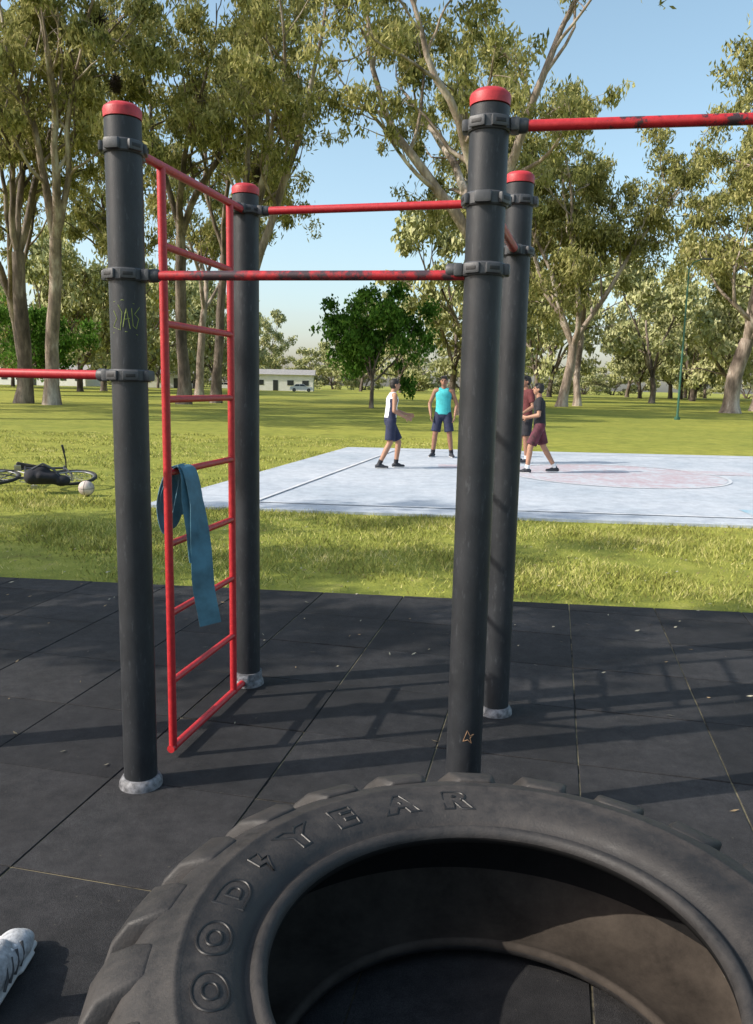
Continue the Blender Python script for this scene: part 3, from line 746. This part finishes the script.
def tree_data(seed,H,tr,fork=.3,nf=3,lean=(0,0),div=.38,nside=8,ntwig=5,leaves=24000,ll=.42,lw=.12,spread=1.0,cl=.52,sidestart=.2,droop=1.0):
    rs=np.random.RandomState(seed); br=[]; anchors=[]
    d0=norm(np.array([lean[0],lean[1],1.0])); base=np.array([0,0,-.15])
    pts,rad,d=grow(rs,base,d0,H*fork,tr*1.0,tr*.78,8,.055,.02)
    rad[0]*=1.45; rad[1]*=1.1
    br.append((pts,rad,14)); end=pts[-1]
    a0=rs.uniform(0,6.28)
    for f in range(nf):
        a=a0+f*2*math.pi/nf+rs.uniform(-.5,.5); dv_=div*rs.uniform(.5,1.35)
        h=np.array([math.cos(a),math.sin(a),0]); dd=norm(d*math.cos(dv_)+h*math.sin(dv_))
        LL=H*(1-fork)*rs.uniform(.8,1.06)
        lp_,lr,ld=grow(rs,end-d*.1,dd,LL,tr*rs.uniform(.45,.62),tr*.06,14,.11,.035)
        br.append((lp_,lr,10))
        for j in range(nside):
            t_=sidestart+(1-sidestart)*(j+rs.rand()*.8)/nside; t_=min(t_,.985); ii=int(t_*14); q=lp_[ii]; dl=norm(lp_[min(ii+1,14)]-lp_[max(ii-1,0)])
            sd=rotaway(rs,dl,rs.uniform(.5,1.1)); SL=H*.24*spread*(1.15-.6*t_)*rs.uniform(.6,1.25); r_=lr[ii]*.5+.012
            sp,sr,sdd=grow(rs,q,sd,SL,r_,.02,8,.16,.03); br.append((sp,sr,6))
            anchors.append((sp[-1],1.2))
            for k in range(ntwig):
                jj=rs.randint(3,9); tq=sp[jj]; td=rotaway(rs,norm(sp[jj]-sp[jj-1]),rs.uniform(.4,1.2)); TL=SL*rs.uniform(.25,.5)
                tp,trr,_=grow(rs,tq,td,TL,max(.012,sr[jj]*.5),.008,5,.22,-.03); br.append((tp,trr,4))
                for g in (3,5): anchors.append((tp[g],rs.uniform(.3,1.5)))
    V,F=tubes_np(br)
    A=np.array([a for a,_ in anchors]); Wt=np.array([w for _,w in anchors])**2.0; Wt/=Wt.sum()
    idx=rs.choice(len(A),leaves,p=Wt); c=A[idx]
    u=rs.normal(0,1,(leaves,3)); u/=np.linalg.norm(u,axis=1)[:,None]; rr=rs.rand(leaves)**.5
    c=c+u*rr[:,None]*np.array([cl*1.25,cl*1.25,cl*.85])*rs.uniform(.6,1.6,len(A))[idx][:,None]
    c[:,2]-=droop*rs.rand(leaves)*cl
    la=rs.normal(0,.55,(leaves,3)); la[:,2]-=.9; la/=np.linalg.norm(la,axis=1)[:,None]
    wa=np.cross(la,rs.normal(0,1,(leaves,3))); wa/=np.linalg.norm(wa,axis=1)[:,None]
    L_=ll*rs.uniform(.6,1.3,leaves)[:,None]/2; W_=lw*rs.uniform(.7,1.3,leaves)[:,None]/2
    q=np.stack([c-la*L_,c+wa*W_,c+la*L_,c-wa*W_],1).reshape(-1,3)
    n0=len(V); LF=np.arange(4*leaves).reshape(-1,4)+n0
    V=np.concatenate([V,q]); mi=np.concatenate([np.zeros(len(F)),np.ones(leaves)]); FF=np.concatenate([F,LF])
    return V,FF,mi
def tree(name,loc,seed,H,tr,bark=None,leaf=None,rot=0,**k):
    V,F,mi=tree_data(seed,H,tr,**k)
    o=obj_from(name,V,F,None,False,None,mats=[bark or M_bark,leaf or M_leafA],mi=mi)
    sm=(mi==0); o.data.polygons.foreach_set('use_smooth',sm); o.location=(loc[0],loc[1],-.03); o.rotation_euler=(0,0,rot); return o
T='eucalyptus_tree'
tree(T,(-22.2,50),1,27,.46,M_bark2,fork=.34,nf=3,lean=(.07,0),leaves=18000)
tree(T,(-19.6,48),2,27,.42,fork=.36,nf=3,lean=(.04,.0),leaves=18000)
tree(T,(-13.4,55),3,28,.42,M_bark2,fork=.40,nf=3,lean=(-.03,0),leaves=17000)
tree(T,(-12.2,60),4,26,.36,M_bark2,fork=.42,nf=3,lean=(.02,0),leaves=15000)
tree(T,(-8.2,50),5,28,.46,fork=.30,nf=4,lean=(.0,0),leaves=18000,div=.36)
tree(T,(-29,66),21,27,.42,M_bark2,fork=.30,nf=4,leaves=14000,ll=.5,lw=.15)
tree(T,(-22,72),22,27,.40,M_bark2,fork=.33,nf=4,leaves=14000,ll=.5,lw=.15)
tree(T,(-17.5,78),23,26,.40,fork=.33,nf=4,leaves=14000,ll=.5,lw=.15)
tree(T,(5.2,45),6,27,.60,fork=.34,nf=5,lean=(-.02,0),leaves=24000,div=.50,spread=1.1)
tree(T,(16.4,72),7,31,.46,fork=.18,nf=4,lean=(.02,0),leaves=28000,div=.30,ll=.50,lw=.16,spread=1.0,sidestart=.15,nside=10,cl=.7)
tree(T,(18.8,76),8,28,.34,fork=.25,nf=3,leaves=16000,div=.28,ll=.50,lw=.15,nside=10,cl=.7)
tree(T,(27.2,62),9,29,.62,M_bark,fork=.20,nf=5,lean=(0,0),leaves=36000,div=.42,ll=.46,lw=.15,sidestart=.1,nside=10,cl=.7)
tree(T,(33,70),10,30,.50,fork=.22,nf=4,leaves=22000,div=.4,ll=.50,lw=.15,cl=.7)
tree(T,(10.5,80),12,25,.40,fork=.25,nf=4,leaves=18000,div=.35,ll=.5,lw=.15,cl=.7)
tree('broadleaf_shade_tree',(-.5,55),13,8.4,.16,M_bark2,M_leafC,fork=.24,nf=5,leaves=13000,div=.75,ll=.30,lw=.17,cl=.5,nside=7,ntwig=4,spread=1.2,sidestart=.12)
tree('broadleaf_shade_tree',(-33,75),14,9.0,.2,M_bark2,M_leafC,fork=.2,nf=5,leaves=9000,div=.7,ll=.35,lw=.2,cl=.7,spread=1.2,sidestart=.1)
# trees added out of view at left, placed and shaped to shade the lawn
tree('broadleaf_shade_tree',(-8.6,4.15),15,9.5,.14,M_bark2,M_leafC,fork=.32,nf=3,leaves=4200,div=.10,spread=.42,ll=.20,lw=.09,cl=.30,nside=9,sidestart=.08)
tree('broadleaf_shade_tree',(-11.2,3.7),18,11,.15,M_bark2,M_leafC,fork=.32,nf=3,leaves=4200,div=.10,spread=.40,ll=.20,lw=.09,cl=.30,nside=9,sidestart=.08)
tree('broadleaf_shade_tree',(-13,5.2),19,9,.15,M_bark2,M_leafC,fork=.28,nf=4,leaves=4500,div=.25,spread=.6,ll=.20,lw=.09,cl=.35,nside=7,sidestart=.08)
tree(T,(-22,29),16,24,.55,fork=.3,nf=4,leaves=14000,div=.32,lw=.17)
tree(T,(-30,36),20,26,.55,fork=.3,nf=4,leaves=14000,div=.35,lw=.17)
tree(T,(-41,46),17,26,.55,fork=.3,nf=4,leaves=12000,div=.45,lw=.16)
dist=empty('distant_trees')
protos=[]
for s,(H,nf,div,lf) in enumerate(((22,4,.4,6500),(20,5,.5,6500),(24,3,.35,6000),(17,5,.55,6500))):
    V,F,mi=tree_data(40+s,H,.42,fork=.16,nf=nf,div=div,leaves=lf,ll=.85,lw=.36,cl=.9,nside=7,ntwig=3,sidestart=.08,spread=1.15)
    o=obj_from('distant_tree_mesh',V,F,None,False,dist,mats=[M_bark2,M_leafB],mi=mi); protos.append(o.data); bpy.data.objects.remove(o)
rs=np.random.RandomState(5)
for i in range(62):
    y=rs.uniform(95,200); x=rs.uniform(-.62,.68)*y
    if -.17<x/y<-.02 and y<150: continue
    o=bpy.data.objects.new('distant_tree_%d'%i,protos[i%4]); COL.objects.link(o); o.parent=dist; sc=rs.uniform(.75,1.2); o.scale=(sc,sc,sc*rs.uniform(.9,1.1)); o.rotation_euler=(0,0,rs.uniform(0,6.28)); o.location=(x,y,-.1)
for i in range(44):
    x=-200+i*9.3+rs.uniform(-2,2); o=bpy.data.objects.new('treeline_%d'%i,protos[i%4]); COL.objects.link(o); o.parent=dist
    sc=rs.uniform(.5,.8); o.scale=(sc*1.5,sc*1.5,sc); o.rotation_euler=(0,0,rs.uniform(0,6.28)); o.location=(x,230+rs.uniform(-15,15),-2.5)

def nest(loc,r,seed):
    rs=np.random.RandomState(seed); m=MB()
    m.ell((0,0,0),(r*.5,r*.5,r*.7),u=10,v=8)
    for i in range(420):
        u=rs.normal(0,1,3); u/=np.linalg.norm(u); p=u*r*rs.uniform(.4,.9)*np.array([.8,.8,1.1]); t_=rs.normal(0,1,3); t_=t_/np.linalg.norm(t_)*r*.35
        m.tube([p-t_,p+t_],.012,3)
    o=m.obj('bird_nest',simple('nest_twigs_%d'%seed,(.035,.022,.015),.9,.4,4,0),smooth=False); o.location=loc
nest((-15.8,46.8,20.9),.75,1); nest((-15.2,48,18.0),.5,2); nest((-7.4,50,13.8),.5,4)

m=MB(); M_gp=simple('green_pole_paint',(.03,.11,.07),.5,.2,9); x,y=16.8,45
m.tube([(x,y,-.03),(x,y,.3),(x,y,8.2)],[.10,.065,.04],14,0); m.tube([(x,y,-.03),(x,y,.12)],.16,14,0)
m.tube([(x,y,8.1),(x+.2,y,8.5),(x+.7,y,8.7)],.03,10,0); m.box((x+.95,y,8.7),(.6,.2,.1),None,1,.03); m.obj('street_lamp',[M_gp,M_clamp])

# low white buildings on the horizon
M_wall=simple('white_render_wall',(.70,.70,.69),.8,.06,1.5,.1); M_roof=simple('grey_roof',(.30,.29,.28),.8,.15,2,.1); M_win=simple('dark_window',(.03,.035,.04),.2,.2,2,0)
def building(loc,L_,W_,H_,rot):
    root=empty('white_building',loc); root.rotation_euler=(0,0,rot)
    m=MB(); m.box((0,0,H_/2),(L_,W_,H_)); m.obj('walls',M_wall,False,root)
    m=MB(); e=.4; v=[(-L_/2-e,-W_/2-e,H_+.003),(L_/2+e,-W_/2-e,H_+.003),(L_/2+e,W_/2+e,H_+.003),(-L_/2-e,W_/2+e,H_+.003),(-L_/2-e,0,H_+1.1),(L_/2+e,0,H_+1.1)]
    m.add(v,[(0,1,5,4),(2,3,4,5),(1,2,5),(3,0,4),(3,2,1,0)]); m.obj('roof',M_roof,False,root)
    m=MB(); n=int(L_//3)
    for i in range(n):
        cx=-L_/2+L_*(i+.5)/n
        if i==n//2: m.box((cx,-W_/2-.01,1.05),(1.0,.06,2.1))
        else: m.box((cx,-W_/2-.01,1.6),(1.3,.06,1.0))
    m.obj('windows_door',M_win,False,root)
building((-21,165,0),15,7,3.2,.05); building((-72,172,0),22,8,3.4,-.05); building((-46,178,0),12,7,3.0,.1)

def car(loc,rot,col,seed):
    root=empty('parked_car',loc); root.rotation_euler=(0,0,rot)
    prof=[(-2.1,.35),(-2.12,.75),(-2.0,.95),(-1.5,1.02),(-1.05,1.42),(.35,1.45),(1.0,1.0),(1.8,.88),(2.1,.70),(2.12,.35)]
    m=MB(); n=len(prof); W=.86
    v=[(x,-W+(.12 if z>1.2 else 0),z) for x,z in prof]+[(x,W-(.12 if z>1.2 else 0),z) for x,z in prof]
    f=[tuple(range(n)),tuple(range(2*n-1,n-1,-1))]+[(i,n+i,n+(i+1)%n,(i+1)%n) for i in range(n)]
    m.add(v,f,0)
    for s in (-1,1):
        m.add([(-1.35,s*(W+.004),1.03),(-1.0,s*(W-.08),1.37),(-.35,s*(W-.08),1.39),(-.35,s*(W+.004),1.03)],[(0,1,2,3)],1)
        m.add([(-.28,s*(W+.004),1.03),(-.28,s*(W-.08),1.39),(.3,s*(W-.08),1.39),(.85,s*(W+.004),1.03)],[(0,1,2,3)],1)
        for cx in (-1.35,1.35): m.tube([(cx,s*(W-.18),.33),(cx,s*(W+.02),.33)],.33,22,2); m.tube([(cx,s*(W+.02),.33),(cx,s*(W+.03),.33)],.2,16,3)
    m.add([(.42,-.68,1.425),(.42,.68,1.425),(.99,.76,1.035),(.99,-.76,1.035)],[(0,1,2,3)],1)
    m.add([(-1.12,-.68,1.39),(-1.12,.68,1.39),(-1.50,.76,1.045),(-1.50,-.76,1.045)],[(0,1,2,3)],1)
    m.obj('car_body',[simple('car_paint_%d'%seed,col,.3,.05,3,0),simple('car_glass_%d'%seed,(.02,.025,.03),.1,.1,3,0),M_shoe,M_metal],parent=root)
car((-14.5,150,0),.1,(.75,.75,.76),1); car((-29,152,0),.05,(.70,.70,.72),2)
